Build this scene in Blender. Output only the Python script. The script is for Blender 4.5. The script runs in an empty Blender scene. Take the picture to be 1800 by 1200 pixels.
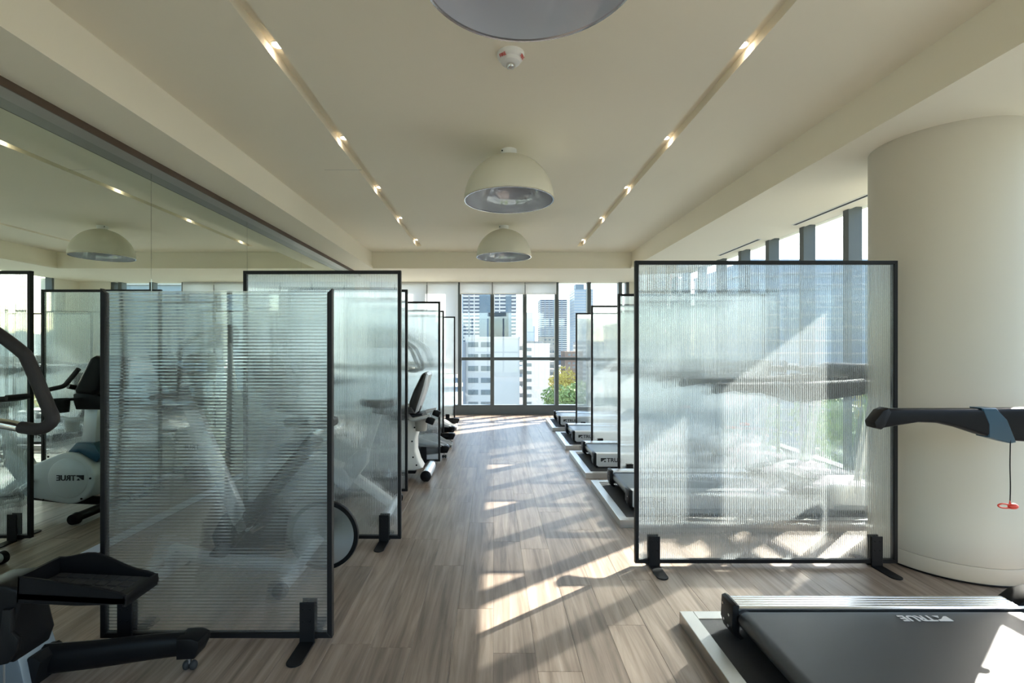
import bpy, bmesh, math, random
from mathutils import Vector, Matrix
random.seed(7)
PI = math.pi
S = bpy.context.scene
C = S.collection

# ---------------------------------------------------------------- camera, sky, sun, exposure
cam_d = bpy.data.cameras.new('camera'); cam = bpy.data.objects.new('camera', cam_d); C.objects.link(cam)
cam.location = (0, 0, 1.33); cam.rotation_euler = (PI / 2, 0, 0)
cam_d.sensor_width = 36; cam_d.lens = 17.2; cam_d.shift_x = 0.0178; cam_d.shift_y = 0.0056
cam_d.clip_start = 0.05; cam_d.clip_end = 3000
S.camera = cam
SUN_AZ = math.atan2(0.62, 0.80)        # direction towards the sun in the floor plane
SUN_EL = math.radians(30.4)
W = bpy.data.worlds.new('sky'); S.world = W; W.use_nodes = True
nt = W.node_tree; nt.nodes.clear()
sky = nt.nodes.new('ShaderNodeTexSky'); sky.sky_type = 'NISHITA'; sky.sun_disc = False
sky.sun_elevation = SUN_EL; sky.sun_rotation = PI / 2 - SUN_AZ
sky.air_density = 1.0; sky.dust_density = 1.2; sky.ozone_density = 1.0
bg = nt.nodes.new('ShaderNodeBackground'); bg.inputs['Strength'].default_value = 0.40
wo = nt.nodes.new('ShaderNodeOutputWorld')
nt.links.new(sky.outputs[0], bg.inputs[0]); nt.links.new(bg.outputs[0], wo.inputs[0])
sun_d = bpy.data.lights.new('sun', 'SUN'); sun_d.energy = 19.0; sun_d.angle = math.radians(0.55); sun_d.color = (1.0, 0.93, 0.83)
sun = bpy.data.objects.new('sun', sun_d); C.objects.link(sun)
sd = Vector((math.cos(SUN_AZ) * math.cos(SUN_EL), math.sin(SUN_AZ) * math.cos(SUN_EL), math.sin(SUN_EL)))
sun.rotation_euler = sd.to_track_quat('Z', 'Y').to_euler(); sun.location = sd * 40
S.view_settings.view_transform = 'Standard'; S.view_settings.look = 'None'
S.view_settings.gamma = 1.0; S.view_settings.use_curve_mapping = False
S.view_settings.exposure = 1.06
cy = S.cycles
cy.max_bounces = 16; cy.diffuse_bounces = 9; cy.glossy_bounces = 5; cy.transmission_bounces = 10
cy.transparent_max_bounces = 40; cy.use_denoising = True
cy.caustics_reflective = True; cy.caustics_refractive = True; cy.blur_glossy = 0.6
cy.sample_clamp_indirect = 6.0

# ---------------------------------------------------------------- materials
def mat(name, col, rough=0.5, metal=0.0, noise=0.0, nscale=8.0, bump=0.0, bscale=120.0, coat=0.0, spec=None, stretch=None):
    m = bpy.data.materials.new(name); m.use_nodes = True
    t = m.node_tree; p = t.nodes['Principled BSDF']
    p.inputs['Base Color'].default_value = (*col, 1); p.inputs['Roughness'].default_value = rough; p.inputs['Metallic'].default_value = metal
    if coat: p.inputs['Coat IOR'].default_value = 2.3; p.inputs['Coat Weight'].default_value = coat; p.inputs['Coat Roughness'].default_value = 0.03
    if spec is not None: p.inputs['Specular IOR Level'].default_value = spec
    if noise or bump:
        tc = t.nodes.new('ShaderNodeTexCoord'); src = tc.outputs['Object']
        if stretch:
            mp = t.nodes.new('ShaderNodeMapping'); mp.inputs['Scale'].default_value = stretch
            t.links.new(src, mp.inputs[0]); src = mp.outputs[0]
    if noise:
        n = t.nodes.new('ShaderNodeTexNoise'); n.inputs['Scale'].default_value = nscale; n.inputs['Detail'].default_value = 4
        r = t.nodes.new('ShaderNodeMapRange'); r.inputs[3].default_value = 1 - noise; r.inputs[4].default_value = 1 + noise
        mx = t.nodes.new('ShaderNodeVectorMath'); mx.operation = 'SCALE'; mx.inputs[0].default_value = col
        t.links.new(src, n.inputs['Vector']); t.links.new(n.outputs[0], r.inputs[0]); t.links.new(r.outputs[0], mx.inputs['Scale'])
        t.links.new(mx.outputs[0], p.inputs['Base Color'])
    if bump:
        n = t.nodes.new('ShaderNodeTexNoise'); n.inputs['Scale'].default_value = bscale
        b = t.nodes.new('ShaderNodeBump'); b.inputs['Strength'].default_value = bump; b.inputs['Distance'].default_value = 0.002
        t.links.new(src, n.inputs['Vector']); t.links.new(n.outputs[0], b.inputs['Height']); t.links.new(b.outputs[0], p.inputs['Normal'])
    return m

def emit(name, col, strength):
    m = bpy.data.materials.new(name); m.use_nodes = True; t = m.node_tree; t.nodes.clear()
    e = t.nodes.new('ShaderNodeEmission'); e.inputs[0].default_value = (*col, 1); e.inputs[1].default_value = strength
    o = t.nodes.new('ShaderNodeOutputMaterial'); t.links.new(e.outputs[0], o.inputs[0]); return m

def mix_mat(name, parts):
    """parts: list of (factory, weight); a weighted sum of BSDFs"""
    m = bpy.data.materials.new(name); m.use_nodes = True; t = m.node_tree; t.nodes.clear()
    cur = None; tot = 0
    for make, w in parts:
        n = make(t)
        if cur is None: cur, tot = n.outputs[0], w
        else:
            mx = t.nodes.new('ShaderNodeMixShader'); tot += w; mx.inputs[0].default_value = w / tot
            t.links.new(cur, mx.inputs[1]); t.links.new(n.outputs[0], mx.inputs[2]); cur = mx.outputs[0]
    o = t.nodes.new('ShaderNodeOutputMaterial'); t.links.new(cur, o.inputs[0])
    return m

def bsdf(kind, col, rough=None, ior=None):
    def f(t):
        n = t.nodes.new('ShaderNodeBsdf' + kind); n.inputs['Color'].default_value = (*col, 1)
        if rough is not None: n.inputs['Roughness'].default_value = rough
        if ior is not None: n.inputs['IOR'].default_value = ior
        return n
    return f

M = {}
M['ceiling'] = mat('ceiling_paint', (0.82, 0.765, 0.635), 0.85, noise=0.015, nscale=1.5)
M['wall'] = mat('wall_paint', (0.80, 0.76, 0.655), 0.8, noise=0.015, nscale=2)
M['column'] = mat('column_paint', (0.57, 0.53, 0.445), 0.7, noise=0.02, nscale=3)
M['white'] = mat('white_paint', (0.8, 0.8, 0.78), 0.6, noise=0.01)
M['sub'] = mat('plank_joint', (0.09, 0.07, 0.055), 0.9, noise=0.1)
M['brown'] = mat('brown_trim', (0.085, 0.055, 0.035), 0.5, noise=0.1)
M['grey_trim'] = mat('grey_trim', (0.30, 0.28, 0.25), 0.45, noise=0.05)
M['kick'] = mat('brushed_kickplate', (0.62, 0.70, 0.74), 0.38, 0.4, noise=0.04, stretch=(1, 1, 30))
M['mirror'] = mat('mirror_glass', (0.70, 0.775, 0.71), 0.0, 1.0, noise=0.004)
M['mullion'] = mat('window_frame_paint', (0.085, 0.10, 0.105), 0.45, noise=0.08)
M['black'] = mat('black_plastic', (0.006, 0.006, 0.007), 0.42, spec=0.16, noise=0.15, nscale=20, bump=0.15, bscale=400)
M['black_metal'] = mat('black_powder_coat', (0.006, 0.006, 0.007), 0.5, spec=0.25, noise=0.12, nscale=15)
M['rubber'] = mat('black_rubber', (0.018, 0.019, 0.021), 0.7, noise=0.25, nscale=160, bump=0.4, bscale=500)
M['belt'] = mat('running_belt', (0.026, 0.028, 0.032), 0.3, noise=0.15, nscale=6, bump=0.25, bscale=700, stretch=(1, 6, 1))
M['silver'] = mat('silver_paint', (0.56, 0.57, 0.58), 0.35, 0.35, noise=0.04)
M['grey_shell'] = mat('grey_shell', (0.50, 0.52, 0.52), 0.4, 0.1, noise=0.04)
M['cream'] = mat('cream_shell', (0.72, 0.70, 0.66), 0.4, noise=0.03)
M['alu'] = mat('aluminium', (0.74, 0.75, 0.76), 0.24, 1.0, noise=0.05, stretch=(1, 40, 40))
M['chrome'] = mat('chrome', (0.75, 0.74, 0.72), 0.12, 1.0, noise=0.02)
M['foam'] = mat('grip_foam', (0.012, 0.0095, 0.009), 0.75, noise=0.2, nscale=30, bump=0.3, bscale=300)
M['vinyl'] = mat('seat_vinyl', (0.012, 0.012, 0.012), 0.5, noise=0.2, nscale=40, bump=0.25, bscale=250)
M['teal'] = mat('teal_accent', (0.012, 0.06, 0.10), 0.35, noise=0.05)
M['red'] = mat('red_clip', (0.75, 0.06, 0.03), 0.35, noise=0.05)
M['redprint'] = mat('red_print', (0.6, 0.05, 0.03), 0.5, noise=0.02)
M['print'] = mat('black_print', (0.012, 0.012, 0.014), 0.5, noise=0.02)
M['wprint'] = mat('white_print', (0.65, 0.65, 0.65), 0.6, noise=0.02)
M['screen'] = mat('dark_screen', (0.01, 0.011, 0.013), 0.08, noise=0.1)
M['dome'] = mat('dome_outer', (0.70, 0.68, 0.58), 0.6, noise=0.015)
M['dome_in'] = mat('dome_gloss_lining', (0.47, 0.485, 0.54), 0.25, 0.0, noise=0.01, coat=1.0)
M['lamp'] = emit('downlight_glow', (1.0, 0.86, 0.70), 14)
M['slot'] = mat('diffuser_dark', (0.03, 0.03, 0.03), 0.7, noise=0.1)
M['glass'] = mix_mat('window_glass', [(bsdf('Transparent', (0.94, 0.965, 0.96)), 0.93), (bsdf('Glossy', (0.9, 0.95, 1), 0.0), 0.07)])
M['clear'] = mix_mat('sheet_back_skin', [(bsdf('Transparent', (0.97, 0.975, 0.975)), 0.95), (bsdf('Glossy', (1, 1, 1), 0.12), 0.05)])
M['flute'] = mix_mat('fluted_polycarbonate', [
    (bsdf('Refraction', (0.90, 0.955, 0.985), 0.0, 1.17), 0.555), (bsdf('Transparent', (0.93, 0.965, 0.98)), 0.32),
    (bsdf('Translucent', (0.88, 0.91, 0.92)), 0.065), (bsdf('Diffuse', (0.82, 0.85, 0.87)), 0.02), (bsdf('Glossy', (0.9, 0.92, 0.95), 0.15), 0.04)])
M['web'] = mix_mat('sheet_web', [(bsdf('Transparent', (0.50, 0.55, 0.58)), 0.78), (bsdf('Diffuse', (0.62, 0.66, 0.68)), 0.08), (bsdf('Translucent', (0.62, 0.66, 0.68)), 0.06), (bsdf('Glossy', (0.8, 0.85, 0.88), 0.1), 0.08)])
M['web_clear'] = mix_mat('clear_sheet_web', [(bsdf('Transparent', (0.80, 0.85, 0.88)), 0.82), (bsdf('Diffuse', (0.80, 0.84, 0.86)), 0.05), (bsdf('Translucent', (0.80, 0.84, 0.86)), 0.05), (bsdf('Glossy', (0.9, 0.93, 0.95), 0.1), 0.08)])
M['blind'] = mix_mat('blind_fabric', [(bsdf('Translucent', (0.86, 0.87, 0.88)), 0.62), (bsdf('Diffuse', (0.86, 0.86, 0.85)), 0.38)])
M['lens'] = mix_mat('clear_lens', [(bsdf('Glossy', (0.9, 0.9, 0.9), 0.05), 0.5), (bsdf('Transparent', (0.8, 0.8, 0.8)), 0.5)])

def wood():
    m = bpy.data.materials.new('oak_vinyl_plank'); m.use_nodes = True; t = m.node_tree; p = t.nodes['Principled BSDF']
    tc = t.nodes.new('ShaderNodeTexCoord'); oi = t.nodes.new('ShaderNodeObjectInfo')
    cmb = t.nodes.new('ShaderNodeVectorMath'); cmb.operation = 'SCALE'; cmb.inputs[0].default_value = (13, 29, 7)
    t.links.new(oi.outputs['Random'], cmb.inputs['Scale'])
    add = t.nodes.new('ShaderNodeVectorMath'); t.links.new(tc.outputs['Object'], add.inputs[0]); t.links.new(cmb.outputs[0], add.inputs[1])
    mp = t.nodes.new('ShaderNodeMapping'); mp.inputs['Scale'].default_value = (26, 1.3, 1); t.links.new(add.outputs[0], mp.inputs[0])
    n = t.nodes.new('ShaderNodeTexNoise'); n.inputs['Scale'].default_value = 1.0; n.inputs['Detail'].default_value = 7; n.inputs['Roughness'].default_value = 0.62; n.inputs['Distortion'].default_value = 0.6
    t.links.new(mp.outputs[0], n.inputs['Vector'])
    rp = t.nodes.new('ShaderNodeValToRGB'); e = rp.color_ramp.elements
    e[0].position = 0.28; e[0].color = (0.105, 0.077, 0.058, 1); e[1].position = 0.72; e[1].color = (0.35, 0.282, 0.232, 1)
    k = e.new(0.5); k.color = (0.235, 0.182, 0.146, 1)
    t.links.new(n.outputs[0], rp.inputs[0])
    n2 = t.nodes.new('ShaderNodeTexNoise'); n2.inputs['Scale'].default_value = 2.2; t.links.new(add.outputs[0], n2.inputs['Vector'])
    mr = t.nodes.new('ShaderNodeMapRange'); mr.inputs[3].default_value = 0.9; mr.inputs[4].default_value = 1.14; t.links.new(oi.outputs['Random'], mr.inputs[0])
    m2 = t.nodes.new('ShaderNodeMapRange'); m2.inputs[1].default_value = 0.3; m2.inputs[2].default_value = 0.7; m2.inputs[3].default_value = 0.86; m2.inputs[4].default_value = 1.12; t.links.new(n2.outputs[0], m2.inputs[0])
    mu = t.nodes.new('ShaderNodeMath'); mu.operation = 'MULTIPLY'; t.links.new(mr.outputs[0], mu.inputs[0]); t.links.new(m2.outputs[0], mu.inputs[1])
    sc = t.nodes.new('ShaderNodeVectorMath'); sc.operation = 'SCALE'; t.links.new(rp.outputs[0], sc.inputs[0]); t.links.new(mu.outputs[0], sc.inputs['Scale'])
    t.links.new(sc.outputs[0], p.inputs['Base Color'])
    p.inputs['Roughness'].default_value = 0.36
    b = t.nodes.new('ShaderNodeBump'); b.inputs['Strength'].default_value = 0.12; b.inputs['Distance'].default_value = 0.001
    t.links.new(n.outputs[0], b.inputs['Height']); t.links.new(b.outputs[0], p.inputs['Normal'])
    return m
M['wood'] = wood()

def tread():
    m = mat('diamond_plate', (0.60, 0.59, 0.57), 0.32, 1.0); t = m.node_tree; p = t.nodes['Principled BSDF']
    tc = t.nodes.new('ShaderNodeTexCoord')
    hs = []
    for ang in (PI / 4, -PI / 4):
        mp = t.nodes.new('ShaderNodeMapping'); mp.inputs['Rotation'].default_value = (ang * 0.0, 0, ang); mp.inputs['Scale'].default_value = (34, 34, 34)
        t.links.new(tc.outputs['Object'], mp.inputs[0])
        v = t.nodes.new('ShaderNodeTexBrick'); v.inputs['Scale'].default_value = 1.0; v.inputs['Mortar Size'].default_value = 0.16; v.inputs['Mortar Smooth'].default_value = 0.6
        v.inputs['Color1'].default_value = v.inputs['Color2'].default_value = (1, 1, 1, 1); v.inputs['Mortar'].default_value = (0, 0, 0, 1)
        t.links.new(mp.outputs[0], v.inputs[0]); hs.append(v.outputs[0])
    ad = t.nodes.new('ShaderNodeMath'); ad.operation = 'MULTIPLY'; t.links.new(hs[0], ad.inputs[0]); t.links.new(hs[1], ad.inputs[1])
    b = t.nodes.new('ShaderNodeBump'); b.inputs['Strength'].default_value = 0.7; b.inputs['Distance'].default_value = 0.003
    t.links.new(ad.outputs[0], b.inputs['Height']); t.links.new(b.outputs[0], p.inputs['Normal'])
    return m
M['tread'] = tread()
M['pedestal'] = mat('slate_pedestal', (0.20, 0.235, 0.26), 0.4, 0.2, noise=0.04)

def flywheel_mat():
    m = mat('brushed_flywheel', (0.34, 0.34, 0.33), 0.3, 1.0); t = m.node_tree; p = t.nodes['Principled BSDF']
    p.inputs['Anisotropic'].default_value = 0.85; p.inputs['Roughness'].default_value = 0.35
    tg = t.nodes.new('ShaderNodeTangent'); tg.direction_type = 'RADIAL'; tg.axis = 'Y'; t.links.new(tg.outputs[0], p.inputs['Tangent'])
    return m
M['fly'] = flywheel_mat()

# ---------------------------------------------------------------- mesh helpers
class MB:
    def __init__(s): s.bm = bmesh.new()
    def box(s, x0, x1, y0, y1, z0, z1, bev=0.0, seg=1, mtx=None):
        r = bmesh.ops.create_cube(s.bm, size=1.0)
        vs = r['verts']
        for v in vs: v.co = Vector((x0 + (v.co.x + .5) * (x1 - x0), y0 + (v.co.y + .5) * (y1 - y0), z0 + (v.co.z + .5) * (z1 - z0)))
        if mtx is not None:
            for v in vs: v.co = mtx @ v.co
        if bev: bmesh.ops.bevel(s.bm, geom=list({e for v in vs for e in v.link_edges}), offset=bev, segments=seg, affect='EDGES', profile=0.5)
        return s
    def prism(s, poly, a0, a1, axis='y', bev=0.0, seg=1):
        """poly of 2-D points extruded along axis; y: (x,z), x: (y,z), z: (x,y)"""
        def P(p, a): return {'y': (p[0], a, p[1]), 'x': (a, p[0], p[1]), 'z': (p[0], p[1], a)}[axis]
        lo = [s.bm.verts.new(P(p, a0)) for p in poly]; hi = [s.bm.verts.new(P(p, a1)) for p in poly]
        n = len(poly); f = [s.bm.faces.new(lo), s.bm.faces.new(hi[::-1])]
        for i in range(n): f.append(s.bm.faces.new((lo[i], hi[i], hi[(i + 1) % n], lo[(i + 1) % n])))
        bmesh.ops.recalc_face_normals(s.bm, faces=f)
        if bev:
            es = list({e for ff in f[:2] for e in ff.edges})
            bmesh.ops.bevel(s.bm, geom=es, offset=bev, segments=seg, affect='EDGES', profile=0.5)
        return s
    def tube(s, pts, r, seg=12, cap=True, smooth_n=0, sx=1.0):
        pts = [Vector(p) for p in pts]
        if smooth_n: pts = spline(pts, smooth_n)
        n = len(pts); rs = r if isinstance(r, (list, tuple)) else [r] * n
        if len(rs) != n: rs = [rs[0] + (rs[-1] - rs[0]) * i / (n - 1) for i in range(n)]
        rings = []; up = None
        for i in range(n):
            t = (pts[min(i + 1, n - 1)] - pts[max(i - 1, 0)]).normalized()
            if up is None:
                up = Vector((0, 0, 1)) if abs(t.z) < 0.9 else Vector((1, 0, 0))
            a = (up - t * up.dot(t)).normalized(); b = t.cross(a); up = a
            rings.append([s.bm.verts.new(pts[i] + (a * math.cos(2 * PI * k / seg) + b * math.sin(2 * PI * k / seg) * sx) * rs[i]) for k in range(seg)])
        fs = []
        for i in range(n - 1):
            for k in range(seg): fs.append(s.bm.faces.new((rings[i][k], rings[i][(k + 1) % seg], rings[i + 1][(k + 1) % seg], rings[i + 1][k])))
        if cap: fs.append(s.bm.faces.new(rings[0][::-1])); fs.append(s.bm.faces.new(rings[-1]))
        bmesh.ops.recalc_face_normals(s.bm, faces=fs)
        return s
    def cyl(s, p0, p1, r0, r1=None, seg=24): return s.tube([p0, p1], [r0, r0 if r1 is None else r1], seg)
    def beam(s, p0, p1, w, h, bev=0.0, w1=None, h1=None):
        p0, p1 = Vector(p0), Vector(p1); t = (p1 - p0).normalized()
        u = Vector((0, 1, 0)) if abs(t.y) < 0.9 else Vector((1, 0, 0))
        b = t.cross(u).normalized(); u = b.cross(t)
        w1 = w if w1 is None else w1; h1 = h if h1 is None else h1; vs = []
        for p, ww, hh in ((p0, w, h), (p1, w1, h1)):
            for i, j in ((-1, -1), (1, -1), (1, 1), (-1, 1)): vs.append(s.bm.verts.new(p + u * (i * ww / 2) + b * (j * hh / 2)))
        f = [s.bm.faces.new(vs[0:4][::-1]), s.bm.faces.new(vs[4:8])]
        for k in range(4): f.append(s.bm.faces.new((vs[k], vs[(k + 1) % 4], vs[4 + (k + 1) % 4], vs[4 + k])))
        bmesh.ops.recalc_face_normals(s.bm, faces=f)
        if bev: bmesh.ops.bevel(s.bm, geom=list({e for ff in f for e in ff.edges}), offset=bev, segments=2, affect='EDGES', profile=0.5)
        return s
    def lathe(s, prof, center=(0, 0, 0), axis='z', seg=48):
        cx = Vector(center); rings = []
        for r, h in prof:
            ring = []
            for k in range(seg):
                a = 2 * PI * k / seg; u, v = r * math.cos(a), r * math.sin(a)
                ring.append(s.bm.verts.new(cx + Vector({'z': (u, v, h), 'y': (u, h, v), 'x': (h, u, v)}[axis])))
            rings.append(ring)
        fs = []
        for i in range(len(prof) - 1):
            for k in range(seg): fs.append(s.bm.faces.new((rings[i][k], rings[i][(k + 1) % seg], rings[i + 1][(k + 1) % seg], rings[i + 1][k])))
        for i in (0, -1):
            if prof[i][0] < 0.003: fs.append(s.bm.faces.new(rings[i]))
        bmesh.ops.recalc_face_normals(s.bm, faces=fs)
        return s
    def sphere(s, c, r, sc=(1, 1, 1), u=20, v=12):
        q = bmesh.ops.create_uvsphere(s.bm, u_segments=u, v_segments=v, radius=r)
        for w in q['verts']: w.co = Vector((w.co.x * sc[0], w.co.y * sc[1], w.co.z * sc[2])) + Vector(c)
        return s
    def xf(s, mtx):
        bmesh.ops.transform(s.bm, matrix=mtx, verts=s.bm.verts); return s
    def mesh(s, name, m, smooth=True):
        me = bpy.data.meshes.new(name); s.bm.to_mesh(me); s.bm.free()
        for mm in (m if isinstance(m, (list, tuple)) else [m]): me.materials.append(mm)
        if smooth:
            me.polygons.foreach_set('use_smooth', [True] * len(me.polygons))
            try: me.set_sharp_from_angle(angle=math.radians(38))
            except Exception: pass
        return me
    def build(s, name, m, parent=None, smooth=True):
        return link(name, s.mesh(name, m, smooth), parent)

def spline(pts, n):
    out = []; P = [pts[0]] + pts + [pts[-1]]
    for i in range(1, len(P) - 2):
        p0, p1, p2, p3 = P[i - 1], P[i], P[i + 1], P[i + 2]
        for k in range(n):
            t = k / n
            out.append(0.5 * ((2 * p1) + (p2 - p0) * t + (2 * p0 - 5 * p1 + 4 * p2 - p3) * t * t + (3 * p1 - p0 - 3 * p2 + p3) * t ** 3))
    out.append(pts[-1]); return out

def link(name, me, parent=None, loc=None):
    o = bpy.data.objects.new(name, me); C.objects.link(o)
    if parent is not None: o.parent = parent
    if loc is not None: o.location = loc
    return o
def tag(o, label=None, cat=None, group=None, kind=None):
    if label: o['label'] = label
    if cat: o['category'] = cat
    if group: o['group'] = group
    if kind: o['kind'] = kind
    return o
def thing(name, loc, label, cat, group=None, rz=0):
    o = bpy.data.objects.new(name, None); C.objects.link(o); o.location = loc; o.rotation_euler = (0, 0, rz); o.empty_display_size = 0.1
    return tag(o, label, cat, group)
def copy_tree(o, parent=None):
    c = o.copy(); C.objects.link(c); c.parent = parent
    for ch in o.children: copy_tree(ch, c)
    return c
def struct(o): o['kind'] = 'structure'; return o
def stuff(o): o['kind'] = 'stuff'; return o

def text_mesh(txt, size, depth, m, bold=0.0, shear=0.0):
    cu = bpy.data.curves.new('lettering', 'FONT'); cu.body = txt; cu.size = size; cu.extrude = depth; cu.offset = bold; cu.shear = shear; cu.resolution_u = 3
    o = bpy.data.objects.new('lettering', cu); C.objects.link(o)
    me = bpy.data.meshes.new_from_object(o.evaluated_get(bpy.context.evaluated_depsgraph_get()))
    bpy.data.objects.remove(o); bpy.data.curves.remove(cu); me.materials.clear(); me.materials.append(m); return me
def logo_mesh(h, m):
    """emblem block with a peaked notch, then the word, in the XY plane; origin lower left"""
    me = text_mesh('TRUE', h * 1.42, 0.0008, m, bold=h * 0.035)
    b = bmesh.new(); b.from_mesh(me)
    for v in b.verts: v.co.x = v.co.x * 1.05 + 1.55 * h
    s = MB(); s.bm.free(); s.bm = b
    s.prism([(0, h * .12), (0, h), (1.4 * h, h), (1.4 * h, h * .75), (.95 * h, h * .62), (.3 * h, h * .12)], -.0008, .0008, 'z')
    s.prism([(.75 * h, 0), (1.02 * h, .42 * h), (1.4 * h, 0)], -.0008, .0008, 'z')
    me2 = bpy.data.meshes.new('logo'); s.bm.to_mesh(me2); s.bm.free(); me2.materials.append(m); return me2

# ---------------------------------------------------------------- room dimensions
XM, XW, YE, YB = -2.45, 3.30, 9.69, -2.6      # mirror plane, right window plane, end wall, rear of the room
ZC, ZS = 2.888, 2.617                        # tray ceiling, soffit
TX0, TX1, TY1 = -2.0, 2.26, 8.02             # tray limits

# floor: base slab, then planks one by one
fl = struct(MB().box(XM - .15, XW + .25, YB, YE + .1, -.2, -.012).build('floor', M['sub'], smooth=False))
PW, PL, G = 0.182, 1.22, 0.0008
planks = []; ci = 0; x = XM - .1
while x < XW + .1:
    y = YB - random.random() * PL
    while y < YE + .05:
        y0, y1 = max(y, YB), min(y + PL, YE + .08)
        if y1 - y0 > .05: planks.append((x, y0, y1))
        y += PL
    x += PW
def seen(p):
    x, y0, y1 = p; d = y1
    return d > 1.3 and -1.05 < (x + PW / 2) / d < 1.12
vis = sorted([p for p in planks if seen(p)], key=lambda p: p[2])
parts_p, rest = vis[:296], vis[296:] + [p for p in planks if not seen(p)]
cache = {}
for (x, y0, y1) in parts_p:
    L = round(y1 - y0, 3)
    if L not in cache:
        b = MB(); b.box(0, PW - G, 0, L - G, -.013, 0, bev=0.0008); cache[L] = b.mesh('plank', M['wood'], False)
    link('plank', cache[L], fl, (x, y0, random.uniform(-.0002, .0002)))
b = MB()
for (x, y0, y1) in rest: b.box(x, x + PW - G, y0, y1 - G, -.013, 0)
stuff(b.build('plank', M['wood'], fl, smooth=False))

# ceiling: tray with two grooves, soffits round it
SL = [(-1.19, -1.11), (1.282, 1.362)]
b = MB(); t = .1
xs = [TX0, SL[0][0], SL[0][1], SL[1][0], SL[1][1], TX1]
for i in (0, 2, 4): b.box(xs[i], xs[i + 1], YB, TY1, ZC, ZC + t)
for (a, c) in SL:
    b.box(a, c, YB, TY1, ZC + .055, ZC + .1)
    b.box(a, c, 7.55, TY1, ZC, ZC + .06)
b.box(XM - .2, TX0, YB, YE + .2, ZS, ZC + t); b.box(TX1, XW + .02, YB, YE + .2, ZS, ZC + t); b.box(TX0, TX1, TY1, YE + .2, ZS, ZC + t)
# small lip along the soffit edge
b.box(TX0, TX0 + .022, YB, TY1, ZS + .0, ZS + .03); b.box(TX1 - .022, TX1, YB, TY1, ZS, ZS + .03); b.box(TX0 + .022, TX1 - .022, TY1 - .022, TY1, ZS, ZS + .03)
b.box(XW + .02, XW + .2, YB, YE + .2, ZS + .02, ZC + t)
struct(b.build('ceiling', M['ceiling'], smooth=False))
struct(MB().box(XM - .2, XM - .12, YB, YE + .1, 0, ZS).build('wall_left', M['wall'], smooth=False))
struct(MB().box(XM - .12, XM, 8.62, YE + .1, 0, ZS).build('wall_far_left', M['wall'], smooth=False))
struct(MB().box(2.68, XW + .25, YE - .02, YE + .16, 0, ZS).build('wall_far', M['wall'], smooth=False))
struct(MB().box(XW - .02, XW + .25, 9.12, YE - .02, 0, ZS).build('wall_right', M['wall'], smooth=False))

# mirror wall
ms = struct(MB().box(XM - .10, XM - .02, YB, 8.62, .11, 2.573).build('mirror_wall', M['slot'], smooth=False)); ms.name = 'wall_mirror'
edges = [YB, -.58, .78, 2.14, 3.50, 4.86, 6.22, 7.58, 8.62]
for a, c in zip(edges[:-1], edges[1:]):
    MB().box(XM - .02, XM, a + .0015, c - .0015, .11, 2.573, bev=.0008).build('mirror_pane', M['mirror'], ms, smooth=False)
struct(MB().box(XM - .12, XM - .11, YB, 8.62, 0.0, .12).build('baseboard_left', M['kick'], smooth=False))
struct(MB().box(XM - .02, -2.345, YB, 8.62, 2.573, ZS, bev=.001).build('trim_1', M['grey_trim'], smooth=False))
struct(MB().box(-2.345, -2.337, YB, 8.62, 2.573, ZS + .01).build('trim_2', M['brown'], smooth=False))

# big round column
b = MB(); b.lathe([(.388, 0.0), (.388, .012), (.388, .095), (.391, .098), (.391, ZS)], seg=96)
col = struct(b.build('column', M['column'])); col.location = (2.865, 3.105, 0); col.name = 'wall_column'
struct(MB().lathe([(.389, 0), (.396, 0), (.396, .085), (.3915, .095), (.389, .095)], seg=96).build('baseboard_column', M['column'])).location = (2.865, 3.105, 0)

# windows --------------------------------------------------------
def window(name, axis, pos, cuts, z_tr=1.10, out=1, depth=.18, mw=.075, first=None):
    """a run of full-height glazing. axis 'x': wall along x at y=pos ; axis 'y': wall along y at x=pos"""
    def bx(a0, a1, o0, o1, z0, z1):
        b = MB(); p0, p1 = sorted((pos + out * o0, pos + out * o1))
        return b.box(a0, a1, p0, p1, z0, z1, bev=.003) if axis == 'x' else b.box(p0, p1, a0, a1, z0, z1, bev=.003)
    lo, hi = cuts[0], cuts[-1]
    root = struct(bx(lo, hi, 0.0, depth, 0, .185).build(name, M['mullion'], smooth=False))
    for c in cuts: bx(c - mw / 2, c + mw / 2, 0, depth, .185, ZS + .02).build('mullion', M['mullion'], root, smooth=False)
    for a, c in zip(cuts[:-1], cuts[1:]):
        a, c = a + mw / 2, c - mw / 2
        bx(a, c, .05, depth - .02, z_tr - .03, z_tr + .03).build('transom', M['mullion'], root, smooth=False)
        for z0, z1 in ((.185, z_tr - .03), (z_tr + .03, ZS + .02)):
            g = MB(); p = pos + out * .12
            if axis == 'x': g.box(a, c, p, p + .008, z0, z1)
            else: g.box(p, p + .008, a, c, z0, z1)
            g.build('pane', M['glass'], root, smooth=False)
    return root
window('window_1', 'x', YE, [-2.41, -1.96, -1.318, -.676, -.03, .617, 1.25, 1.89, 2.51, 2.66], depth=.14)
window('window_2', 'y', XW, [YB] + [-2.01 + .66 * i for i in range(17)] + [9.12], depth=.13)
window('window_3', 'x', YB, [XM + .05 + i * .71 for i in range(9)], out=-1)

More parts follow.
